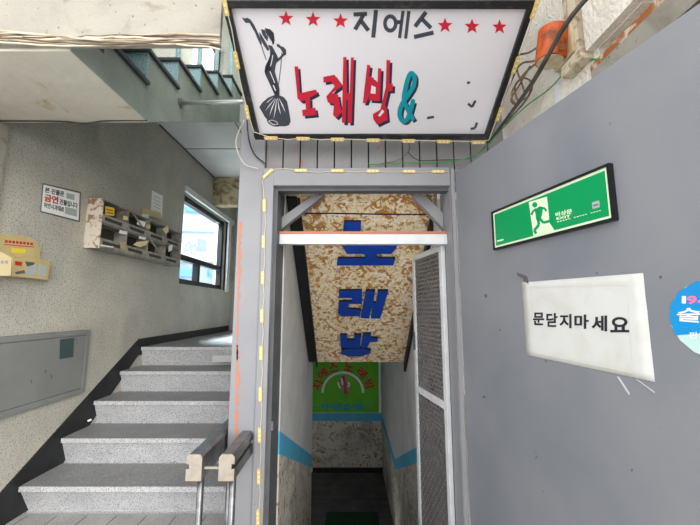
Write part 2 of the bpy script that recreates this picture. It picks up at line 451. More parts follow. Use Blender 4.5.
# end wall
eY = 5.9
zst = onY(346, 413, eY).z; zst2 = onY(346, 421, eY).z; zfl = onY(346, 472, eY).z
m = MB(); m.box((-1.3, eY, zfl-.1), (.53, eY+.1, zst2), 2); m.box((-1.3, eY, zst2), (.53, eY+.1, zst), 1); m.box((-1.3, eY, zst), (.53, eY+.1, .8), 0)
struct(m.build('wall_passage_end', [corrup, stripe, mottle]))
m = MB(); m.box((-1.3, 3.7, zfl-.1), (-1.2, 5.9, .8)); m.box((-1.2, 3.65, zfl-.1), (-.62, 3.7, .8)); struct(m.build('wall_passage_side', corrup))
m = MB(); m.box((-1.3, 3.3, .74), (-.61, 5.95, .8)); m.box((-.39, 3.33, .74), (.53, 5.95, .8)); struct(m.build('ceiling_passage', corrup))
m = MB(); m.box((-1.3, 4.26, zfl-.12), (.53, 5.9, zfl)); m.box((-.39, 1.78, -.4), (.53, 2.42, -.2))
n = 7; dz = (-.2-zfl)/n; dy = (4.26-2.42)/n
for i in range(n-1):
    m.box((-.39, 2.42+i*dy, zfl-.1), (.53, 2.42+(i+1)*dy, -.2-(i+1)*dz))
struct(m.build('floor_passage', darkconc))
m = MB()
for yy in (4.7, 5.1, 5.5): m.box((-1.2, yy-.004, zfl), (.53, yy+.004, zfl+.001))
m.box((-.6, eY-.03, zfl), (.53, eY, zfl+.07))
struct(m.build('baseboard_passage', black))
m = MB(); m.box((-.30, 4.35, zfl), (.36, 4.80, zfl+.012)); o = m.build('door_mat', matgreen, bevel=.003); tag(o, 'dark green mat on the floor at the bottom of the basement passage', 'mat')
# ---- mottled sloping ceiling panel of the passage
pa = V((0, 2.0, rel(.665))); pb = V((0, 3.30, rel(-.504)))
pt = (pb-pa).normalized(); pn = V((0, pt.z, -pt.y)).normalized()      # faces down towards the door
if pn.z > 0: pn = -pn
PC = Plane(pa, pn)
m = MB()
xl, xr = -.305, .512
pe = pa - pt*.16
m.prism([V((xl-.02, pe.y, pe.z)), V((xr, pe.y, pe.z)), V((xr, pb.y, pb.z)), V((xl, pb.y, pb.z))], -pn*.03, 0)
cp_ = struct(m.build('ceiling_sloped', osb))
m = MB(); PC.poly(m, [(296, 213), (330, 212.5), (380, 213.5), (437, 214), (437, 215), (380, 214.8), (330, 213.8), (296, 214.2)], .002); m.build('sheet_joint', bluedark, cp_)
m = MB(); m.prism([V((xl, pa.y, pa.z)), V((-.389, pa.y, pa.z)), V((-.389, pb.y, pb.z-.0)), V((xl, pb.y, pb.z))], -pn*.02)
m.box((xl-.015, 0, 0), (xl, 1, 1)) if False else None
m.prism([V((xl-.012, pa.y, pa.z)), V((xl-.012, pb.y, pb.z)), V((xl-.012, pb.y, pb.z-.05)), V((xl-.012, pa.y, pa.z-.03))], (.012, 0, 0))
m.prism([V((.505, 2.1, pa.z-.1)), V((.505, pb.y, pb.z)), V((.505, pb.y, pb.z-.09)), V((.505, 2.1, pa.z-.19))], (.02, 0, 0))
struct(m.build('trim_6', black))
# blue letters of the ceiling
sg = thing('ceiling_lettering', 'three thick blue foam letters 노래방 fixed to the brown mottled sloping ceiling', 'letters', PC.q(365, 290))
LT = .022
def letter(polys, name='letter'):
    m = MB()
    for p in polys: PC.poly(m, p, LT, 0, 1)
    return m.build(name, [blue, bluedark], sg)
letter([[(344,220),(361,220),(360,237),(398,238),(396,246),(391,252),(347,252),(342,244)], [(364,251),(376,251),(378,258),(366,258)], [(338,256.5),(395,256.5),(393,263.5),(337,263.5)]])
letter([[(339,289),(362,288.5),(362,302),(349,302),(348,307),(361,308),(360,314),(341,314.5),(338,311),(339,300),(352,299.5),(352,296),(339,296)],
        [(366,289),(375,289),(373,301),(376,301),(378,289),(388,289),(380,316.5),(371,316.5),(373,306),(371.5,306),(369,316.5),(361,316)]])
letter([[(340,333),(347,333),(347,338),(354,338),(354,333),(361,333),(360,346),(341,346)], [(363,332),(371,332),(371,336),(378,336.5),(377,340),(370,340),(367,346),(361,346)],
        [(342,348),(352,346.5),(364,346.5),(371,348.5),(369,352),(360,354.5),(349,354.5),(341,352)]])
# ================================================================== DOOR LEAF
H = V((.5695, 1.8, 0)); dd = V((.255, -1, 0)).normalized(); dn = V((dd.y, -dd.x, 0)).normalized()
if dn.x > 0: dn = -dn            # faces left / the camera
H = V((.5745, 1.775, 0))
DL = 1.22; dtop = rel(.728)
m = MB(); q = [H+dn*0, H+dd*DL]
m.prism([H+V((0,0,.03)), H+dd*DL+V((0,0,.03)), H+dd*DL+V((0,0,dtop)), H+V((0,0,dtop))], -dn*.04)
dr = struct(m.build('door_1', doorpaint, bevel=.003))
PD = Plane(H, dn)
def rectD(xa, xb, ytop_a, ybot_a):
    pass
# scratches and smudges on the leaf
m = MB()
for (x, y, r) in ((486,296,1.6),(661,277,1.6),(597,273,.8),(484,397,1.2),(546,361,1),(632,470,1.2),(500,330,.8)):
    PD.poly(m, [(x+r*math.cos(t)*random.uniform(.6,1.3), y+r*1.2*math.sin(t)*random.uniform(.6,1.3)) for t in [i*math.pi/4 for i in range(8)]], .0005)
m.build('scuff', darktrim, dr)
# exit sign
PE0 = PD.up(.016); E = [PE0.q(494.3, 251), PE0.q(614, 218.5), PE0.q(609.5, 162.5), PE0.q(490.5, 212.5)]
t0 = sum(((E[i]-H).dot(dd) for i in (0, 3)))/2; t1 = sum(((E[i]-H).dot(dd) for i in (1, 2)))/2
zb0 = (E[0].z+E[1].z)/2; zt0 = (E[2].z+E[3].z)/2
def D(t, z, o=0): return V((H.x, H.y, 0))+dd*t+dn*o+V((0, 0, z))
es = thing('exit_sign', 'green emergency exit sign with a running figure in a black frame on the grey door', 'sign', D((t0+t1)/2, zb0))
ET = .018
m = MB(); w = .008
for a in ((t0, zb0, t1, zb0+w), (t0, zt0-w, t1, zt0), (t0, zb0+w, t0+w, zt0-w), (t1-w, zb0+w, t1, zt0-w)):
    m.prism([D(a[0], a[1]), D(a[2], a[1]), D(a[2], a[3]), D(a[0], a[3])], dn*ET)
m.build('frame', blackgl, es)
m = MB(); m.prism([D(t0+w, zb0+w), D(t1-w, zb0+w), D(t1-w, zt0-w), D(t0+w, zt0-w)], dn*.013); m.build('border_plate', exitpale, es)
w2 = w+.009
m = MB(); m.prism([D(t0+w2, zb0+w2, .013), D(t1-w2, zb0+w2, .013), D(t1-w2, zt0-w2, .013), D(t0+w2, zt0-w2, .013)], dn*.001); m.build('green_panel', exitgreen, es)
PE = PD.up(.014)
def ez(x, y): return (480+x*.2286, 150+y*.2286)
m = MB(); PE.poly(m, [ez(*p) for p in ((214,228),(293,204),(299,262),(303,300),(300,312),(326,352),(235,377))], .0008); m.build('white_doorway', exitpale, es)
PE2 = PE.up(.0008); m = MB()
PE2.poly(m, [ez(240+11*math.cos(t), 240+12*math.sin(t)) for t in [i*math.pi/6 for i in range(12)]], .0008)
PE2.poly(m, [ez(*p) for p in ((240,262),(262,246),(276,250),(272,282),(266,302),(246,306),(244,284))], .0008)
for st_, w_ in ((((248,258),(232,268),(226,284)), 2.0), (((268,252),(284,256),(290,268)), 2.0), (((260,298),(278,318),(314,308)), 2.6), (((254,298),(258,328),(238,352),(246,366)), 2.6)):
    PE2.stroke(m, [ez(*p) for p in st_], w_, .0008)
m.build('running_figure', exitgreen, es)
m = MB()
PE.text(m, '비상문', [ez(332,292), ez(404,278), ez(402,256), ez(330,274)], .0008, .02)
PE.text(m, 'EXIT', [ez(336,306), ez(396,294), ez(395,283), ez(335,295)], .0008, .02)
m.build('sign_lettering', exitpale, es)
m = MB()
for i in range(16):
    if i not in (5, 11): PE.poly(m, [ez(338+i*12.2, 317-i*3.3), ez(346+i*12.2, 315-i*3.3), ez(346+i*12.2, 311-i*3.2), ez(338+i*12.2, 313-i*3.2)], .0006)
m.build('small_print', exitpale, es)
m = MB(); PE.poly(m, [ez(75,402), ez(103,395), ez(103,389), ez(75,396)], .0006); m.build('maker_mark', exitpale, es)
m = MB(); PE.poly(m, [ez(490,230), ez(521,220), ez(524,250), ez(493,258)], .0008, 0)
m.build('silver_label', silver, es)
m = MB(); PE2.stroke(m, [ez(497,243), ez(517,238)], 1.2, .0006); m.build('label_mark', darktrim, es)
# paper notice
pr = thing('paper_notice', 'white paper notice reading 문닫지마세요 taped on the grey door', 'notice', PD.q(590, 350))
gr = 14; m = MB(); A = [PD.q(527,355), PD.q(655.5,382), PD.q(643.5,273), PD.q(522,282.5)]
vs = []; fs = []
for j in range(gr+1):
    for i in range(gr+1):
        u = i/gr; v = j/gr; p = (A[0]*(1-u)+A[1]*u)*(1-v)+(A[3]*(1-u)+A[2]*u)*v
        vs.append(p+dn*(.0014+.0012*pnoise(V((u*3, v*7, 0)))))
for j in range(gr):
    for i in range(gr): a = j*(gr+1)+i; fs.append((a, a+1, a+gr+2, a+gr+1))
m.add(vs, fs); o = m.build('sheet', paperold, pr, smooth=True)
sd = o.modifiers.new('thick', 'SOLIDIFY'); sd.thickness = .0004
PN = PD.up(.0028)
m = MB()
PX = lambda x, y: (510+x*.2477, 265+y*.2476)
for ch, b in (('문', (93,192,138,243)), ('닫', (147,194,192,250)), ('지', (200,198,248,255)), ('마', (260,200,318,258)), ('세', (330,204,392,268)), ('요', (405,210,482,272))):
    PN.text(m, ch, (PX(b[0], b[1])[0], PX(b[0], b[1])[1], PX(b[2], b[3])[0], PX(b[2], b[3])[1]), .0005, .028)
m.build('hand_lettering', ink, pr)
m = MB()
for q in ([(80,88),(470,78),(471,81),(80,91)], [(468,80),(471,80),(498,436),(495,436)], [(92,350),(498,433),(498,436),(92,353)], [(80,90),(83,90),(95,352),(92,352)]):
    PD.up(.0024).poly(m, [PX(*p) for p in q], .0003)
m.build('tape_edge', mat('tape_film', (214,214,206), rough=.3), pr)
m = MB(); PD.up(.0005).poly(m, [(517,272.5),(527,276),(529,284),(524,281),(523,278),(518,276)], .002); o = m.build('tape_scrap', darktrim); tag(o, 'dark torn scrap of tape at the upper left corner of the white paper notice', 'tape')
m = MB(); PD.up(.0005).poly(m, [(617,376.5),(619,376.5),(630,393.5),(629,395)], .001); PD.up(.0005).poly(m, [(636,379),(637,379),(655,392),(654.5,393)], .001)
o = m.build('tape_strand', mat('clear_tape', (200,204,210), rough=.3)); tag(o, 'thin clear tape strands hanging below the white paper notice on the door', 'tape')
# round sticker
lc = PD.q(669.5, 313); R = .092
tc = (lc-H).dot(dd)+R; zc = PD.q(700, 318).z-.003
rs = thing('round_sticker', 'round blue and white age limit sticker at the right edge of the grey door', 'sticker', D(tc, zc-R))
m = MB(); m.prism([D(tc+R*math.cos(t), zc+R*math.sin(t), .0005) for t in [i*2*math.pi/16+.2 for i in range(16)]], dn*.0008); m.build('pale_disc', stickpale, rs)
m = MB(); pts = [(tc+R*1.01*math.cos(t), zc+R*1.01*math.sin(t)) for t in [math.radians(a) for a in (-8, 18, 45, 72, 90, 108, 135, 158, 180, 206)]]
m.prism([D(a, b, .0014) for a, b in pts], dn*.0006); m.build('blue_field', stickblue, rs)
m = MB(); Ps = PD.up(.0021)
Ps.text(m, '술·담', [(677,321),(740,326),(740,303),(677,309)], .0006, .02); Ps.text(m, '1', (682,296,686,303.5), .0006, .03)
Ps.text(m, '판매', [(689,338),(708,341),(708,332),(689,332)], .0005, .01)
m.build('white_lettering', white, rs)
m = MB(); Ps.text(m, '9세', [(687,304.5),(715,306),(715,292),(687,295)], .0006, .03); m.build('pink_lettering', pink, rs)

# ================================================================== SHOP SIGN
p0 = V((.115, 1.7, rel(.893))); bdir = V((0, -.857, .516)).normalized(); sn = V((0, -.516, -.857)).normalized()
HW = .615; HH = .60
def SP(x, h, o=0): return V((.115+x, p0.y, p0.z))+bdir*h+sn*o
PS = Plane(p0, sn)
sgn = thing('shop_sign', 'large white signboard with red stars and red 노래방 lettering in a black frame over the doorway', 'sign', SP(0, 0, -.09))
m = MB(); m.prism([SP(-HW+.01, .01, -.09), SP(HW-.01, .01, -.09), SP(HW-.01, HH-.01, -.09), SP(-HW+.01, HH-.01, -.09)], sn*.08); m.build('box_body', signblack, sgn)
m = MB(); fw = .026
for a in ((-HW, 0, HW, fw), (-HW, HH-fw, HW, HH), (-HW, fw, -HW+fw, HH-fw), (HW-fw, fw, HW, HH-fw)):
    m.prism([SP(a[0], a[1], -.012), SP(a[2], a[1], -.012), SP(a[2], a[3], -.012), SP(a[0], a[3], -.012)], sn*.03)
m.build('frame', signblack, sgn, bevel=.003)
m = MB(); m.prism([SP(-HW+.02, .02, -.01), SP(HW-.02, .02, -.01), SP(HW-.02, HH-.02, -.01), SP(-HW+.02, HH-.02, -.01)], sn*.01); m.build('sign_face', signwhite, sgn)
for xx in (-.35, .35):
    m = MB(); m.bar(SP(xx, .06, -.09), V((.115+xx, 1.83, rel(1.0))), .02, .02); m.build('wall_bracket', darktrim, sgn)
PF = PS.up(.0005); PF2 = PS.up(.0012)
for (x, y, r) in ((286,18.5,8),(313,19.5,8),(340.5,21,8),(445,25.5,8),(472,26.5,8),(499.5,27,7.8)):
    m = MB(); PF.poly(m, [(x+(r if i % 2 == 0 else r*.42)*math.sin(i*math.pi/5)*.97, y-(r if i % 2 == 0 else r*.42)*math.cos(i*math.pi/5)) for i in range(10)], .001)
    m.build('star', red, sgn)
# dark small lettering
m = MB(); w = 4.1
for s_ in (((353.5,14.5),(367,13.8)), ((363.5,14.5),(360,21),(355,29.5)), ((360.5,20),(368.5,30.5)), ((376,10),(373.2,37.5)),
           ((396.5,22),(401,22.2)), ((403,11),(399.5,38)), ((408.8,11),(405.6,38.5)), ((426,12),(415,26.5)), ((421.5,18.5),(431,28)), ((414,37),(433.5,32.5))):
    PF.stroke(m, list(s_), w if s_ != ((403,11),(399.5,38)) and s_ != ((408.8,11),(405.6,38.5)) else 3.2, .001)
circ = [(390.3+math.cos(t)*1.0*6.3, 23.4+math.sin(t)*8.2) for t in [i*2*math.pi/20 for i in range(21)]]
for k in range(20):
    t = k*2*math.pi/20; t2 = (k+1)*2*math.pi/20
    PF.poly(m, [(390.3+7.2*math.cos(t), 23.4+9.2*math.sin(t)), (390.3+7.2*math.cos(t2), 23.4+9.2*math.sin(t2)), (390.3+3.6*math.cos(t2), 23.4+5.2*math.sin(t2)), (390.3+3.6*math.cos(t), 23.4+5.2*math.sin(t))], .001)
m.build('dark_lettering', charcoal, sgn)
A_ = lambda x, y: (300+x*.1857, 50+y*.1857)
B_ = lambda x, y: (230+x*.238, 10+y*.238)
RL = []
RL += [[B_(*p) for p in q] for q in (((271,237),(286,237),(294,350),(360,334),(368,350),(350,360),(300,384),(284,372)), ((316,376),(336,368),(338,412),(320,416)), ((303,420),(358,410),(364,440),(306,446)))]
RL += [[A_(*p) for p in q] for q in (
 ((125,145),(185,133),(228,192),(172,232),(205,240),(215,300),(228,332),(195,365),(178,350),(183,290),(150,282),(142,250),(188,196),(165,168),(127,175)),
 ((233,38),(250,38),(252,232),(268,232),(274,40),(290,40),(278,393),(258,393),(258,268),(250,268),(245,393),(226,390)),
 ((362,78),(379,84),(371,140),(396,150),(400,165),(418,172),(420,98),(438,100),(430,275),(372,270),(375,240),(357,285),(338,285)),
 ((466,53),(485,55),(480,180),(500,182),(498,220),(476,220),(458,298),(466,308),(472,375),(415,402),(395,372),(392,345),(432,322),(462,200)))]
m = MB(); m2 = MB()
holes = [[A_(*p) for p in ((443,320),(454,332),(432,358),(420,354))], [A_(*p) for p in ((385,190),(408,200),(407,236),(380,234))]]
for q in RL:
    PF2.poly(m, q, .0012)
    PF.poly(m2, [(x+2.4, y+2.6) for x, y in q], .0006)
m.build('red_lettering', red, sgn); m2.build('lettering_shadow', navy, sgn)
for q in holes:
    m = MB(); PS.up(.0025).poly(m, q, .0003); m.build('letter_counter', signwhite, sgn)
# teal ampersand, drawn as a brush stroke
amp = [(413.5,120),(409,112),(404,100),(405.5,88),(408.5,77),(411.5,73),(414.5,77),(413.5,86),(408,95),(401.5,105),(399.5,114),(402,120.5),(406.5,120),(410,112),(413,101)]
amp = [(p.x, p.y) for p in catmull([V((x, y, 0)) for x, y in amp], 4)]
m = MB(); PF.stroke(m, [(x+2, y+2) for x, y in amp], 4.2, .0006); m.build('ampersand_shadow', navy, sgn)
m = MB()
for i, (a, b) in enumerate(zip(amp[:-1], amp[1:])):
    PF2.stroke(m, [a, b], 4.4, .0010+.00001*(i % 7))
    PF2.poly(m, [(b[0]+2.2*math.cos(t), b[1]+2.2*math.sin(t)) for t in [j*math.pi/4 for j in range(8)]], .0010+.00001*((i+3) % 7))
m.build('ampersand', teal, sgn)
for s_ in (((427,118),(434,116.8)), ((467,83),(470,82.2)), ((468,103.5),(472,107),(475.5,100.5)), ((470.5,129),(475,128),(477,122.5))):
    m = MB(); PF.stroke(m, list(s_), 2.4, .001); m.build('lettering_remnant', charcoal, sgn)
# singer drawing
Z = lambda *ps: [B_(*p) for p in ps]
m = MB()
for q in (Z((50,30),(62,36),(72,32),(86,40),(100,60),(112,84),(124,110),(134,140),(128,146),(116,120),(104,92),(92,72),(82,54),(66,54),(56,42)),
          Z((122,92),(132,104),(146,128),(158,150),(166,166),(158,172),(142,148),(128,122)),
          Z((146,76),(160,78),(176,92),(186,116),(186,142),(178,146),(176,128),(168,112),(158,108),(150,96)),
          Z((176,168),(194,182),(202,200),(192,232),(188,258),(198,292),(208,330),(208,358),(190,362),(172,322),(156,286),(148,262),(152,236),(162,208),(170,186)),
          Z((150,80),(168,80),(184,96),(188,130),(180,140),(166,118)),
          Z((130,80),(146,84),(152,104),(160,112),(158,132),(146,118),(136,102)),
          Z((160,146),(176,150),(186,168),(196,188),(196,206),(184,222),(176,246),(180,272),(192,300),(204,334),(206,362),(192,366),(184,340),(168,304),(152,280),(145,258),(148,236),(160,212),(168,190),(168,168)),
          Z((190,206),(206,200),(222,182),(230,176),(232,186),(216,204),(200,218),(188,224)),
          Z((196,142),(206,144),(214,152),(226,156),(236,168),(236,188),(226,192),(220,176),(210,160),(198,154)),
          Z((184,358),(206,358),(226,366),(240,384),(248,424),(255,468),(247,484),(234,488),(200,488),(168,474),(146,448),(123,408),(136,388),(160,368))):
    PF.poly(m, q, .001)
PF.stroke(m, Z((156,462),(172,458),(196,466),(208,480),(204,488),(180,486),(162,474),(156,462)), 1.0, .0009)
PF.stroke(m, Z((218,178),(214,230),(206,300),(196,366)), .7, .0009)
PF.stroke(m, Z((112,96),(132,150),(152,210)), .7, .0009)
m.build('singer_drawing', charcoal, sgn)
m = MB()
for q in (((188,372),(166,400),(146,424)), ((192,374),(176,412),(164,446)), ((196,374),(190,420),(182,456)), ((200,372),(206,416),(212,440)), ((206,372),(220,400),(232,432)), ((180,368),(160,384),(150,392))):
    a_, b_, c_ = Z(*q); PF2.poly(m, [(a_[0]-.1, a_[1]), (a_[0]+.2, a_[1]), (b_[0]+.7, b_[1]), (c_[0]+.4, c_[1]), (b_[0]-.5, b_[1])], .0006)
PF2.stroke(m, Z((162,466),(176,462),(194,468),(202,480),(180,480),(162,466)), .5, .0006)
PF2.stroke(m, Z((180,190),(176,214),(170,236)), .8, .0006); PF2.stroke(m, Z((168,258),(178,282),(188,306)), .8, .0006); PF2.stroke(m, Z((182,316),(192,340)), 1.0, .0006)
m.build('drawing_highlight', signwhite, sgn)

# ================================================================== LED STRINGS
def module_mesh():
    m = MB(); m.box((-.033, -.008, 0), (.033, .008, .008), 0)
    m.box((-.036, -.005, 0), (.036, .005, .003), 0)
    for x in (-.02, 0, .02): m.box((x-.003, -.0035, .008), (x+.003, .0035, .0095), 1)
    return m
_mod = None
def led_string(name, label, items, cordpts, plane, cr=.0022):
    """items: (px,py,angle_deg) on plane; cord in pixels of the plane"""
    r = thing(name, label, 'light string', plane.q(*items[0][:2]))
    L = origin_of(r)
    m = MB(); m.tube([p if isinstance(p, Vector) else plane.up(.004).q(*p) for p in cordpts], cr, 6); m.build('cord', cord, r)
    for (x, y, ang) in items:
        a = plane.q(x, y); dirp = plane.q(x+2*math.cos(ang), y+2*math.sin(ang))-a; dirp.normalize()
        side_ = plane.n.cross(dirp).normalized()
        M = Matrix((dirp, side_, plane.n)).transposed().to_4x4(); M.translation = a+plane.n*.001
        m = module_mesh(); m.v = [M @ v for v in m.v]; m.build('led_module', [ledm, leddot], r)
    return r
PB = PS.up(.018)
ang_l = math.atan2(133, 28); 
items = [(271,137.6,0),(303,138.2,0),(337.5,139,0),(373,139.8,0),(408.5,140.4,0),(443.5,141,0),(478.5,141.8,0)]
def edge_l(y): return 224.5+(y)*(252-224.5)/133
def edge_r(y): return 537.5-(y)*(537.5-490)/140
left = [(edge_l(y), y, math.atan2(133, 27.5)) for y in (5, 60, 112)]
right = [(edge_r(y), y, math.atan2(140, -47.5)) for y in (8, 65, 114)]
led_string('led_string', 'cream module light string around the black frame of the big white sign', items+left+right,
    [(edge_l(-8), -8), (edge_l(5), 5), (edge_l(30)+1.2, 30), (edge_l(60), 60), (edge_l(85)-1.5, 85), (edge_l(112), 112), (254, 132), (271,137.6), (288,139.5), (303,138.2), (320,139.6), (337.5,139), (373,139.8), (408.5,140.4), (443.5,141), (478.5,141.8), (489,140), (edge_r(114), 114), (edge_r(90)+1.5, 90), (edge_r(65), 65), (edge_r(35)+2, 35), (edge_r(8), 8), (edge_r(-8), -8)], PB)
PW = Plane((0, 1.78, 0), (0, -1, 0))
it = [(301,171,0),(337.5,171.3,0),(373,171.6,0),(409,171.8,0),(438,172,0),(268,174,-.75)]
vert = [(264.5-i*.78, y, math.pi/2) for i, y in enumerate((206,242,278,316,353,394,435,476,517))]
led_string('led_string', 'cream module light string along the top and left post of the door frame', it+vert,
    [(450,172.2),(438,172),(420,172.3),(409,171.8),(390,172.4),(373,171.6),(355,172.2),(337.5,171.3),(318,172.4),(301,171),(285,168.5),(276,169.2),(268,174),(262.5,181),(263.5,190)]+[(264.5-i*.78+dx, y+dy) for i, y in enumerate((206,242,278,316,353,394,435,476,517)) for dx, dy in ((0,0),(1.2,18))]+[(257.5, 545)], PW)
# ================================================================== CABLES
def cab(name, pts, r, m_, label, cat='cable', group=None, n=7):
    m = MB(); m.tube(catmull([onY(*p) for p in pts], 5), r, n); o = m.build(name, m_, smooth=True); return tag(o, label, cat, group)
cab('cable', [(244,120,1.77),(236,140,1.77),(239,155,1.775),(246,165,1.775),(258,168.5,1.775)], .0028, cord, 'thin cream cable looping down the top of the grey pillar left of the door frame')
cab('cable', [(247,120,1.775),(249,140,1.78),(255,155,1.785),(266,164,1.785)], .004, cable_b, 'black cable running from the big sign down to the door frame corner')
cab('cable', [(640,30,.93),(606,58,1.05),(590,60,1.12),(566,72,1.22),(548,90,1.35),(525,107,1.5),(500,131,1.62),(484,149,1.72),(468,158,1.76),(440,162,1.79),(400,163,1.795),(368,164.5,1.8)], .0028, cable_g, 'thin bright green cable crossing from the right wall to above the door frame')
cab('cable', [(600,-14,.95),(585,0,.98),(566,24,1.02),(550,52,1.09),(534,80,1.2),(516,106,1.4),(500,128,1.6),(489,143,1.7)], .0085, cable_b, 'thick dark cable slanting down beside the right edge of the big sign')
cab('cable', [(408,140.5,1.7),(409,150,1.76),(398,160,1.79),(380,164,1.79)], .002, cable_br, 'thin brown wire drooping from the bottom edge of the big sign')
cab('cable', [(408,152,1.78),(418,160,1.79),(440,160,1.79),(470,158,1.77),(486,146,1.72)], .0025, cable_b, 'thin black wire lying along the top of the door frame under the sign')
r = thing('cable_tangle', 'tangled brown cable coil hanging between the big sign and the orange siren', 'cable', onY(520, 90, 1.38))
for pts in ([(548,40,1.25),(530,52,1.32),(518,56,1.38),(517,70,1.4),(524,92,1.4),(516,104,1.42),(512,92,1.42),(524,74,1.38),(538,62,1.3)],
            [(534,78,1.33),(528,96,1.38),(518,100,1.42),(515,86,1.42),(523,78,1.38),(532,84,1.36),(526,100,1.4),(505,124,1.58)],
            [(560,30,1.18),(548,46,1.24),(536,60,1.3),(521,64,1.36),(512,80,1.44),(500,112,1.58),(492,134,1.68)],
            [(530,66,1.32),(520,84,1.4),(511,100,1.46),(519,104,1.44),(529,86,1.36)]):
    m = MB(); m.tube(catmull([onY(*p) for p in pts], 6), .0042, 6); m.build('cable_loop', cable_br, r, smooth=True)
# bundle along the bottom of the beam
r = thing('cable_bundle', 'bundle of old pale and brown cables along the lower edge of the concrete beam', 'cable', onY(110, 40, 1.235))
for i in range(8):
    pts = []; yb = 33+i*1.35; ph = random.uniform(0, 6)
    for x in range(-20, 229, 12):
        yy = yb+x*.022+2.3*math.sin(x*.03+ph)+random.uniform(-.7, .7)
        if x > 190: yy += (x-190)**2*.002*(i % 3 - .4)
        pts.append(onY(x, yy, 1.2465-.003*(i % 3)))
    m = MB(); m.tube(catmull(pts, 3), .0035 if i % 3 else .0052, 6); m.build('cable_strand', (cable_w, cable_br, cable_w, cord)[i % 4], r, smooth=True)
cab('cable', [(0,121,1.79),(60,121.5,1.79),(85,123.5,1.79),(105,121,1.79),(147,120.5,1.79)], .004, cable_b, 'black cable along the edge of the pale soffit below the upper stairs')

# ================================================================== RIGHT UPPER WALL, SIREN
XR = .87
m = MB()
m.box((XR, .9, rel(.90)), (XR+.25, 2.0, 4.0), 0)             # rough wall above
m.box((XR, 1.08, rel(.745)), (XR+.2, 1.80, rel(.90)), 0)
m.box((XR-.03, .3, rel(.905)), (XR+.3, 1.10, 4.0), 0)        # projecting block
m.box((XR+.03, .2, rel(.745)), (XR+.2, 1.12, rel(.905)), 0)
struct(m.build('wall_right', stucco))
m = MB(); m.box((XR-.005, .2, rel(.825)), (XR+.03, 1.12, rel(.865)), 0); m.box((XR-.02, .2, rel(.745)), (XR+.03, 1.10, rel(.825)), 1)
struct(m.build('trim_7', [mat('rusty_steel_strip', (150,92,52), (198,184,160), 18, 6, 1, .5, .62, .9), concrete]))
m = MB(); m.box((1.2, -.4, 0), (1.35, 1.8, rel(.9))); struct(m.build('wall_right_lower', graypaint))
# siren
sx = XR
c0 = onX(553, 46, XR-.06)
r = thing('siren_light', 'orange cylindrical warning siren with a cream end plate on the rough white wall', 'siren', c0)
ax = V((.12, -.12, 1)).normalized(); sR = .055; sH = .125
def disc(c, ax, R, h, n=28):
    a = ax.cross(V((0,1,0))).normalized(); b = ax.cross(a).normalized()
    return [c+(a*math.cos(t)+b*math.sin(t))*R for t in [i*2*math.pi/n for i in range(n)]]
cb = onX(552, 46, XR-.07)
m = MB(); m.prism(disc(cb-ax*sH/2, ax, sR, 0), ax*sH); m.build('orange_lens', orange, r, bevel=.006)
m = MB(); m.prism(disc(cb-ax*(sH/2+.004), ax, sR*.86, 0), ax*.006); m.build('cream_end_plate', sirenbase, r)
m = MB(); m.box((XR-.035, cb.y-.065, cb.z-.075), (XR, cb.y+.055, cb.z+.08)); m.build('base_plate', sirenbase, r, bevel=.004)
m = MB(); m.box((cb.x-.01, cb.y-.058, cb.z-sH/2), (cb.x+.012, cb.y-.05, cb.z-sH/2+.03)); m.build('clip', rust, r)
# conduit beside it
cy = onX(575, 30, XR-.01).y+.02
m = MB(); m.box((XR-.025, cy-.05, rel(.93)), (XR, cy-.008, 3.2)); m.box((XR-.022, cy+.0, rel(.93)), (XR-.002, cy+.02, 3.2))
m.box((XR-.045, 1.105, rel(.885)), (XR, cy+.03, rel(.93)))
o = m.build('conduit', mat('dirty_conduit', (196,184,160), (150,130,104), 24, 6, 1, .5, .66, .7), bevel=.002); tag(o, 'dirty cream cable conduit on the rough white wall beside the orange siren', 'conduit')
m = MB(); a = onX(557, 84, XR-.01); m.box((XR-.012, a.y-.018, rel(.745)), (XR, a.y+.018, a.z+.07)); o = m.build('conduit', alu); tag(o, 'short white flat conduit below the orange siren, above the grey door', 'conduit')

# ================================================================== DOORWAY THINGS
bz0 = onY(360, 244, 1.87).z; bz1 = onY(360, 234, 1.87).z
xa = -.396; xb = .545
r = thing('transom_bar', 'white horizontal bar with an orange top edge across the doorway', 'bar', (0.06, 1.88, bz0))
m = MB(); m.box((xa, 1.87, bz0), (xb, 1.91, bz1)); m.build('bar', alu, r, bevel=.002)
m = MB(); m.box((xa, 1.868, bz1), (xb, 1.912, onY(360, 231.4, 1.87).z)); m.build('top_edge', orangepeel, r)
for s_, (q, lb) in enumerate(((((281,217),(313,186),(324,186),(281,229)), 'grey diagonal corner brace in the upper left of the doorway'), (((412,186),(425,186),(453,213),(453,229)), 'grey diagonal corner brace in the upper right of the doorway'))):
    m = MB(); P_ = Plane((0, 1.93, 0), (0, -1, 0)); pts = [P_.q(*p) for p in q]
    pts = [V((max(-.398, min(.545, p.x)), p.y, min(p.z, rel(.66)))) for p in pts]
    m.prism(pts, (0, .05, 0)); o = m.build('corner_brace', graytrim, bevel=.003); tag(o, lb, 'brace', 'corner braces')
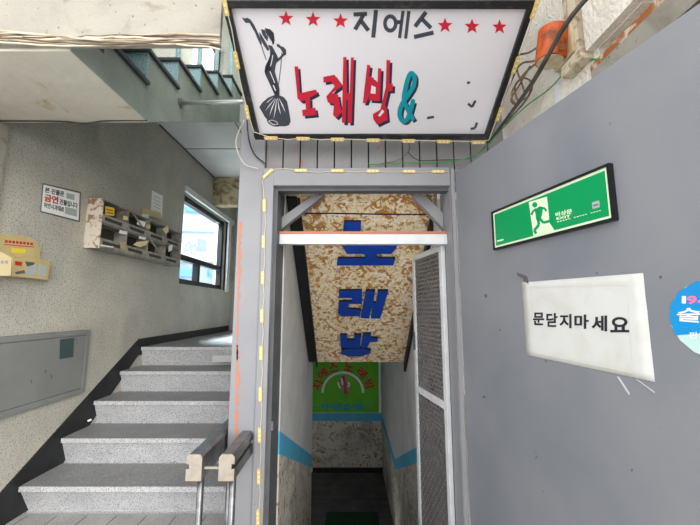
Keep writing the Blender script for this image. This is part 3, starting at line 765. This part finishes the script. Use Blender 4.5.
# screen door, opened inwards
hA = V((.532, 1.915, 0)); hB = V((.447, 2.37, 0)); hd = (hB-hA); HLn = hd.length; hd.normalize(); hn = V((-hd.y, hd.x, 0))
if hn.x > 0: hn = -hn
sz0 = -.19; sz1 = onY(447, 245, 1.915).z
zm = rel(-.53)
r = thing('screen_door', 'white aluminium screen door with dark diamond mesh standing open inside the doorway', 'door', hA+V((0, 0, sz0)))
def SD(t, z, o=0): return hA+hd*t+hn*o+V((0, 0, z))
def sbox(m, ta, za_, tb, zb_, o0=-.012, o1=.012, mi=0): m.prism([SD(ta, za_, o0), SD(tb, za_, o0), SD(tb, zb_, o0), SD(ta, zb_, o0)], hn*(o1-o0), mi)
m = MB(); w = .032
sbox(m, 0, sz0, w, sz1); sbox(m, HLn-w, sz0, HLn, sz1); sbox(m, w, sz1-w, HLn-w, sz1); sbox(m, w, sz0, HLn-w, sz0+w)
m.build('frame', alu, r, bevel=.003)
m = MB(); sbox(m, w, zm-.02, HLn-w, zm+.02); m.build('middle_rail', alu, r, bevel=.003)
def lattice(za_, zb_):
    m = MB(); t0_, t1_ = w, HLn-w; sl = 1.25; sp2 = .042; bw = .0095
    W_ = t1_-t0_; Hh = zb_-za_
    for sgn_ in (1, -1):
        c = -W_*sl
        while c < Hh+W_*sl:
            # line z = c + sgn*sl*t
            seg = []
            t_lo, t_hi = 0, W_
            za2 = lambda t: c+sgn_*sl*t if sgn_ > 0 else c-sl*t+0
            # clip to [0,Hh]
            tA = (0-c)/(sgn_*sl); tB = (Hh-c)/(sgn_*sl)
            lo = max(0, min(tA, tB)); hi = min(W_, max(tA, tB))
            if hi-lo > .004:
                p = SD(t0_+lo, za_+c+sgn_*sl*lo, 0); q = SD(t0_+hi, za_+c+sgn_*sl*hi, 0)
                m.bar(p, q, .0017, .021, (0, 0, 1))
            c += sp2*sl
    return m.build('mesh_panel', meshm, r)
lattice(zm+.02, sz1-w); lattice(sz0+w, zm-.02)
m = MB(); sbox(m, HLn-.028, rel(-.28), HLn-.008, rel(-.16), .012, .02); m.build('latch', darktrim, r)
m = MB(); a = onY(278, 425, 1.8); m.box((-.398, 1.812, a.z-.03), (-.388, 1.824, a.z+.015)); m.tube([V((-.39, 1.816, a.z-.01)), V((-.378, 1.80, a.z-.012))], .004, 8); o = m.build('door_latch', steel); tag(o, 'small steel latch catch on the left jamb of the doorway', 'latch')
# ================================================================== GREEN BOARD AT THE END
PG = Plane((0, eY-.02, 0), (0, -1, 0))
bl = PG.q(310, 412.5); br = PG.q(379, 412.5)
r = thing('green_board', 'green board with white arch and red lettering on the far passage wall', 'sign', (bl+br)/2)
m = MB(); m.box((bl.x, eY-.02, bl.z), (br.x, eY-.002, PG.q(346, 350).z)); m.build('board', sgreen, r)
m = MB(); m.box((br.x, eY-.02, bl.z), (br.x+.03, eY-.002, PG.q(346, 350).z)); m.build('white_edge', white, r)
G_ = lambda x, y: (300+x/7, 355+y/7)
m = MB()
cx, cy_, R0, R1 = 300, 265, 134, 150
for i in range(24):
    t, t2 = math.pi*i/24, math.pi*(i+1)/24
    PG.poly(m, [G_(cx+R1*math.cos(t), cy_-R1*math.sin(t)), G_(cx+R1*math.cos(t2), cy_-R1*math.sin(t2)), G_(cx+R0*math.cos(t2), cy_-R0*math.sin(t2)), G_(cx+R0*math.cos(t), cy_-R0*math.sin(t))], .003)
m.build('white_arch', white, r)
m = MB()
for ch, (x, y, a) in zip('지에스노래방', ((122,214,-66),(160,132,-40),(235,84,-14),(345,80,14),(432,124,42),(484,206,68))):
    s_ = 34; a = math.radians(a); ca, sa = math.cos(a), math.sin(a)
    PG.text(m, ch, [G_(x+dx*ca-dy*sa, y+dx*sa+dy*ca) for dx, dy in ((-s_, s_), (s_, s_), (s_, -s_), (-s_, -s_))], .003, .03)
m.build('red_lettering', sred, r)
m = MB()
for i, ch in enumerate('어서오십시오'):
    x = 152+i*50; PG.text(m, ch, [G_(x, 384), G_(x+44, 384), G_(x+44, 338), G_(x, 338)], .003, .03)
PG.stroke(m, [G_(112, 365), G_(134, 365)], 1, .003); PG.stroke(m, [G_(462, 357), G_(484, 357)], 1, .003)
m.build('blue_lettering', sblue, r)
m = MB()
PG.poly(m, [G_(*p) for p in ((288,150),(302,140),(318,152),(322,180),(328,205),(326,235),(344,272),(302,272),(308,240),(300,215),(304,190),(294,170))], .003)
PG.stroke(m, [G_(266,188), G_(290,178)], 1.4, .003)
m.build('figure_dress', magenta, r)
m = MB()
PG.poly(m, [G_(*p) for p in ((288,160),(296,164),(302,185),(304,205),(296,212),(290,195))], .0035); m.build('figure_face', white, r)
for q in ([G_(266,190), G_(272,215), G_(284,235)], [G_(338,190), G_(346,208), G_(336,224)]):
    m = MB(); PG.stroke(m, q, 1.6, .0035); m.build('figure_arm', white, r)

# ================================================================== STEEL GATE RAILS AT THE LEFT POST
def railprofile(cx, Y, ztop, mirror=1):
    u = .0375
    w, h = .0325, .104
    pts = [(-w, 0), (-w, -.045), (-w+.012, -.045), (-w+.012, -.06), (-w, -.06), (-w, -h), (w, -h), (w, -.012), (w-.01, 0), (-w+.01, 0)]
    pts = [(-w+.01, 0), (-w, -.012), (-w, -h), (w, -h), (w, -.058), (w-.012, -.058), (w-.012, -.038), (w, -.038), (w, -.012), (w-.01, 0)]
    return [V((cx+mirror*x, Y, ztop+z)) for x, z in pts]
zr = onY(195, 454.5, 1.52).z
c1 = onY(195.7, 466, 1.52).x; c2 = onY(226.5, 466, 1.52).x
for (cx_, mir, Yend, lb) in ((c1, -1, 2.25, 'left one of two brushed steel floor rails, running past the grey pillar towards the stairs'), (c2, 1, 1.80, 'right one of two brushed steel floor rails, ending against the grey pillar')):
    r = thing('steel_rail', lb, 'handrail', (cx_, 1.55, 0), 'steel rails beside the pillar')
    if cx_ == c1: Yend = 2.2; cx_ = min(cx_, -.612-.04)
    m = MB(); m.prism(railprofile(cx_, 1.526, zr, mir), (0, Yend-1.526, 0)); m.build('rail', steel, r)
    m = MB(); m.prism(railprofile(cx_, 1.52, zr, mir), (0, .006, 0)); m.build('end_cap', steelcap, r)
    m = MB(); m.tube([(cx_+.016, 1.56, 0), (cx_+.016, 1.56, zr-.104)], .014, 14); m.build('post', steel, r, smooth=True)
    m = MB(); m.tube([(cx_+.016, 1.56, 0), (cx_+.016, 1.56, .008)], .035, 18); m.build('post_foot', steel, r)
    if mir == 1:
        m = MB(); m.tube([(cx_-.018, 1.62, 0), (cx_-.018, 1.62, zr-.104)], .014, 14); m.build('post', steel, r, smooth=True)
m = MB(); m.bar((c1+.03, 1.54, zr-.06), (c2-.03, 1.54, zr-.06), .008, .008); o = m.build('tie_rod', steelcap); tag(o, 'thin pale rod joining the two steel rails beside the pillar', 'rod')

# ================================================================== ON THE LEFT WALL
PL = Plane((XL, 0, 0), (1, 0, 0))
# meter cabinet
cy0, cy1 = 1.62, 2.66; cz0, cz1 = rel(-.625), rel(-.165)
r = thing('meter_cabinet', 'wide flat grey metal meter cabinet with a small dark pane on the left wall', 'cabinet', (XL, (cy0+cy1)/2, cz0))
m = MB(); w = .035
m.box((XL, cy0, cz0), (XL+.02, cy0+w, cz1)); m.box((XL, cy1-w, cz0), (XL+.02, cy1, cz1)); m.box((XL, cy0+w, cz0), (XL+.02, cy1-w, cz0+w)); m.box((XL, cy0+w, cz1-w), (XL+.02, cy1-w, cz1))
m.build('frame', cabinet, r, bevel=.003)
m = MB(); m.box((XL, cy0+w+.003, cz0+w+.003), (XL+.016, cy1-w-.003, cz1-w-.003)); m.build('door', cabinet, r)
PM = Plane((XL+.0165, 0, 0), (1, 0, 0))
m = MB(); PM.poly(m, [(60,339.5),(74,337.5),(73,357),(59.5,359)], .002); m.build('dark_pane', darkgreen, r)
for (x, y) in ((76.5,340),(76.6,343)):
    m = MB(); PM.poly(m, [(x-.6,y-1),(x+.8,y-1),(x+.8,y+.8),(x-.6,y+.8)], .0015); m.build('vent_hole', darktrim, r)
for (x, y) in ((51,376),(45,371),(31,381)):
    m = MB(); PM.poly(m, [(x,y-1.6),(x+1.2,y),(x+.6,y+2.4),(x-.3,y+1)], .001); m.build('scratch', darktrim, r)
# no smoking plate
r = thing('wall_notice', 'small white plate with red and black lettering on the left wall, left of the mailboxes', 'sign', PL.q(60, 220))
m = MB(); PL.poly(m, [(42.5,183),(80.5,192),(79.3,222),(40,212)], .004); m.build('rim', darktrim, r)
P1 = PL.up(.004); m = MB(); P1.poly(m, [(43.6,184.6),(79.6,193.2),(78.4,220.4),(41.3,211)], .001); m.build('plate', paper, r)
P2 = PL.up(.005)
def NQ(u0, v0, u1, v1):
    TL, TR, BR, BL = (43.6,184.6), (79.6,193.2), (78.4,220.4), (41.3,211)
    f = lambda u, v: tuple((TL[i]*(1-u)+TR[i]*u)*(1-v)+(BL[i]*(1-u)+BR[i]*u)*v for i in (0, 1))
    return [f(u0, v1), f(u1, v1), f(u1, v0), f(u0, v0)]
m = MB(); P2.text(m, '본 건물은', NQ(.05, .07, .58, .27), .0006, .03); P2.text(m, '건물입니다', NQ(.47, .38, .96, .58), .0006, .03); P2.text(m, '위반시과태료', NQ(.05, .64, .6, .84), .0006, .02)
m.build('black_lettering', ink, r)
m = MB(); P2.text(m, '금연', NQ(.05, .32, .43, .6), .0006, .04); m.build('red_lettering', redink, r)
m = MB(); P2.poly(m, NQ(.63, .62, .95, .88)[::-1], .0005); P2.poly(m, NQ(.64, .1, .86, .3)[::-1], .0005); m.build('grey_print', silver, r)
# leaflet holders
PK = Plane((XL+.10, 0, 0), (1, 0, 0))
r = thing('leaflet_holder', 'kraft card leaflet box with yellow sticker hanging on the left wall', 'leaflet holder', PL.q(20, 280))
m = MB(); m.prism([PL.q(*p) for p in ((-12,239),(-4,234),(24,236),(34,240),(38.5,248),(38,262),(47,262),(49,268),(47,279),(-12,276))], (.012, 0, 0)); m.build('back_board', kraft, r)
P3 = Plane((XL+.05, 0, 0), (1, 0, 0))
m = MB(); m.prism([P3.q(*p) for p in ((13,257),(51,261),(48,280),(11,276))], (-.037, 0, 0)); m.build('pocket', kraft, r, bevel=.003)
P4 = PL.up(.012); m = MB()
P4.poly(m, [(12,248),(26,249),(25.5,253.5),(12,253)], .001); m.build('yellow_sticker', yellow, r)
m = MB()
for i in range(8): P4.poly(m, [(5+i*3.6, 240+i*.35), (7.6+i*3.6, 240.2+i*.35), (7.6+i*3.6, 242.8+i*.35), (5+i*3.6, 242.6+i*.35)], .0008)
P4.stroke(m, [(4,244.5),(34,247)], .8, .0008); m.build('red_print', redink, r)
P5 = P3.up(.0005); m = MB(); P5.poly(m, [(15,261),(22,262),(21.5,266),(15,265)], .001); m.build('red_label', redink, r)
m = MB(); P5.poly(m, [(27,268),(33,262),(37,266),(36,274),(29,276),(25,273)], .001); P5.poly(m, [(39,264),(47,266),(46,277),(38,275)], .001, 0); m.build('picture_print', silver, r)
m = MB(); P5.poly(m, [(25,261.5),(35,262.5),(33,265),(27,266.5)], .0015); P5.poly(m, [(15,272),(24,270),(25,273),(16,274)], .0015); m.build('dark_print', darktrim, r)
r = thing('leaflet_holder', 'cream leaflet box at the far left edge in front of the kraft card one', 'leaflet holder', PL.q(2, 285))
P6 = Plane((XL+.11, 0, 0), (1, 0, 0))
m = MB(); m.prism([P6.q(*p) for p in ((-10,252),(2,252),(12,257.5),(11,276),(-10,276))], (-.096, 0, 0)); m.build('box', cream, r, bevel=.003)
m = MB()
for i in range(3): P6.up(.001).poly(m, [(-4+i*4.4, 260.5), (-1+i*4.4, 260.6), (-1+i*4.4, 263.6), (-4+i*4.4, 263.4)], .001)
m.build('grey_print', silver, r)
# mailboxes
MX = XL+.115; my0 = 2.53; my1 = 3.75; mz0 = rel(.455); mz1 = rel(.83)
mb_ = thing('mailbox_unit', 'old grey metal bank of eight mailboxes with a torn stickered end on the left wall', 'mailbox', (XL, (my0+my1)/2, mz0))
m = MB(); t = .006
m.box((XL, my0, mz0), (XL+.006, my1, mz1), 1)
m.box((XL, my0, mz0), (MX, my1, mz0+t)); m.box((XL, my0, mz1-t), (MX, my1, mz1)); m.box((XL, my1-t, mz0), (MX, my1, mz1)); m.box((XL, my0, (mz0+mz1)/2-t/2), (MX, my1, (mz0+mz1)/2+t/2))
m.build('shell', [mailm, maildark], mb_)
m = MB(); m.box((XL, my0-.008, mz0-.006), (MX+.004, my0, mz1+.006)); m.build('end_panel', torn, mb_)
cw = (my1-my0)/4; hh = (mz1-mz0)/2
for k in range(1, 4):
    m = MB(); m.box((XL+.006, my0+k*cw-.003, mz0+t), (MX, my0+k*cw+.003, mz1-t)); m.build('divider', mailm, mb_)
for row in range(2):
    for k in range(4):
        z0 = mz0+row*hh; a = my0+k*cw; 
        m = MB(); m.box((MX-.004, a+.004, z0+.008), (MX, a+cw-.004, z0+.075)); 
        fp = m.build('front_plate', mailm, mb_)
        m = MB(); m.box((MX, a+.03, z0+.03), (MX+.003, a+cw-.08, z0+.055)); m.build('name_slot', maildark, fp)
for (k, row, tl_) in ((1, 1, 1), (2, 0, 1)):
    z0 = mz0+row*hh; a = my0+k*cw
    m = MB(); p = [V((MX, a+.01, z0+.19)), V((MX+.03, a+.13, z0+.08)), V((MX+.03, a+.15, z0+.085)), V((MX, a+.03, z0+.195))]
    m.prism(p, (.004, 0, 0)); m.build('bent_flap', mailm, mb_)
PQ = Plane((MX+.006, 0, 0), (1, 0, 0))
mz = lambda x, y: (80+x*.1714, 180+y*.1714)
for q, mt, nm, lb, ct in ((((148,152),(200,163),(199,210),(148,205)), yellow, 'card', 'yellow printed card in the top left mailbox compartment', 'card'),
        (((340,232),(384,246),(374,274),(328,258)), paper, 'envelope', 'white envelope hanging from the upper row of mailboxes, second compartment', 'envelope'),
        (((232,292),(276,302),(270,320),(226,310)), paper, 'envelope', 'white envelope at the lower row of mailboxes, first compartment', 'envelope'),
        (((345,326),(385,336),(380,350),(342,342)), paper, 'envelope', 'small white envelope at the lower row of mailboxes, second compartment', 'envelope'),
        (((308,378),(330,362),(402,352),(384,380),(350,392)), cream, 'leaflet', 'cream leaflet sticking out of the lower mailboxes, crumpled', 'leaflet'),
        (((362,196),(400,204),(396,222),(360,212)), stickpale, 'envelope', 'pale blue envelope on top of the mailbox bank', 'envelope'),
        (((118,376),(196,388),(194,396),(118,386)), paper, 'leaflet', 'white leaflet lying along the bottom edge of the first mailbox', 'leaflet'),
        (((252,208),(280,214),(276,236),(250,230)), cream, 'leaflet', 'small cream leaflet at the right end of the top left compartment', 'leaflet'),
        (((232,362),(262,368),(264,402),(238,398)), kraft, 'leaflet', 'brown leaflet curled in the lower left mailbox compartment', 'leaflet'),
        (((386,258),(410,262),(408,286),(384,282)), kraft, 'leaflet', 'brown leaflet in the upper row of mailboxes, third compartment', 'leaflet'),
        (((480,288),(512,262),(516,300),(500,316)), cream, 'leaflet', 'cream leaflet in the upper mailbox row, last compartment', 'leaflet'),
        (((516,384),(540,376),(536,410),(516,420)), paper, 'leaflet', 'grey white leaflet in the lower mailbox row, last compartment', 'leaflet')):
    m = MB(); PQ.poly(m, [mz(*p) for p in q], .002); o = m.build(nm, mt); tag(o, lb, ct, 'mail in the mailboxes')
m = MB(); PQ.up(.0025).stroke(m, [mz(154,172), mz(192,180)], 1.2, .0005); PQ.up(.0025).stroke(m, [mz(154,188), mz(194,196)], 1.2, .0005)
m.build('print', redink, [o_ for o_ in C.objects if o_.name.startswith('card')][0])
r = thing('wall_note', 'white printed sheet stuck on the wall above the mailboxes', 'note', PL.q(156, 214))
m = MB(); PL.poly(m, [mz(420,62), mz(482,92), mz(478,218), mz(414,186)], .002); m.build('sheet', paper, r)
m = MB()
for i in range(5): PL.up(.002).stroke(m, [mz(428, 92+i*20), mz(470, 112+i*20)], .6, .0006)
m.build('grey_print', silver, r)
m = MB(); PLc = Plane((XL+.07, 0, 0), (1, 0, 0)); PLc.poly(m, [mz(364,162), mz(384,166), mz(470,196), mz(474,226), mz(362,194)], .003); o = m.build('cardboard', kraft); tag(o, 'brown cardboard scrap standing on top of the mailbox bank', 'cardboard')
m = MB(); a = onX(88, 421, XL+.03); m.tube([V((XL+.03, a.y, a.z)), V((XL+.05, a.y+.006, a.z+.008))], .008, 7) ; o = m.build('litter', paper); tag(o, 'small white paper scrap lying on a stair tread by the black skirting', 'litter')

# ================================================================== OUTSIDE THE WINDOW
BX = -7.2
r = thing('building', 'pale building with blue and white signboards seen through the stair window', 'building', (BX-1, 14, -1))
m = MB(); m.box((BX-2, 6, -1), (BX, 30, 9)); m.build('wall', bwall, r)
PO = Plane((BX, 0, 0), (1, 0, 0))
W_ = lambda x, y: (170+x*.2477, 170+y*.2476)
m = MB(); PO.poly(m, [W_(50,258), W_(190,262), W_(190,372), W_(40,372)], .1); m.build('signboard', mat('signboard_white', (206,212,216), rough=.6), r)
for q, t_ in (([(30,398),(100,402),(100,430),(30,430)], .12), ([(60,150),(150,158),(150,176),(60,166)], .08), ([(150,405),(178,408),(178,426),(150,426)], .12)):
    m = MB(); PO.poly(m, [W_(*p) for p in q], t_); m.build('blue_panel', bblue, r)
m = MB()
for q in ([(62,300),(78,290),(84,304),(72,322),(60,330)], [(86,312),(100,300),(108,320),(98,338),(84,336)]): PO.up(.1).stroke(m, [W_(*p) for p in q+q[:1]], 1.1, .03)
m.build('blue_drawing', mat('building_pale_blue', (150,190,225), rough=.7), r)
m = MB(); PO.up(.1).poly(m, [W_(110,276), W_(146,284), W_(144,330), W_(112,328)], .03); m.build('grey_panel', bgray, r)
m = MB(); PO.poly(m, [W_(40,178), W_(200,190), W_(200,250), W_(40,246)], .05); m.build('grey_band', mat('building_pale_grey', (196,204,214), rough=.8), r)
# street paving around
m = MB(); m.box((-9.2, -9, -.3), (-2.31, 30, -.16)); m.box((-2.31, -9, -.3), (9, -1.6, -.16)); struct(m.build('ground', asphalt))

# ================================================================== LIGHT
w = bpy.data.worlds.new('world'); S.world = w; w.use_nodes = True
bg = w.node_tree.nodes['Background']; bg.inputs[0].default_value = (.95, .97, 1.0, 1); bg.inputs[1].default_value = 1.0
sun = bpy.data.lights.new('sun', 'SUN'); sun.energy = 1.8; sun.angle = math.radians(60); sun.color = (1, .97, .91)
so = bpy.data.objects.new('sun', sun); C.objects.link(so)
so.rotation_euler = V((-.62, .68, -.38)).to_track_quat('-Z', 'Y').to_euler()
def fill_lamp(name, loc, to, sx_, sy_, power):
    l = bpy.data.lights.new(name, 'AREA'); l.shape = 'RECTANGLE'; l.size = sx_; l.size_y = sy_; l.energy = power; l.color = (.86, .95, 1)
    o = bpy.data.objects.new(name, l); C.objects.link(o); o.location = loc
    o.rotation_euler = (V(to)-V(loc)).to_track_quat('-Z', 'Y').to_euler()
fill_lamp('fill_stair_hall', (-3.7, 4.7, 4.6), (-1.9, 4.6, 2.0), 1.4, .9, 1000)  # lamp added outside the lower window to brighten the dark stair hall
fill_lamp('fill_upper_flight', (-3.6, 4.4, 5.9), (-1.2, 3.2, 3.2), 1.6, 1.6, 120)  # second added lamp, fills the upper flight from outside its window
S.view_settings.view_transform = 'Standard'; S.view_settings.look = 'None'; S.view_settings.gamma = 1; S.view_settings.use_curve_mapping = False
S.view_settings.exposure = 1.2
S.cycles.use_denoising = True
S.cycles.max_bounces = 10; S.cycles.diffuse_bounces = 6; S.cycles.transparent_max_bounces = 12
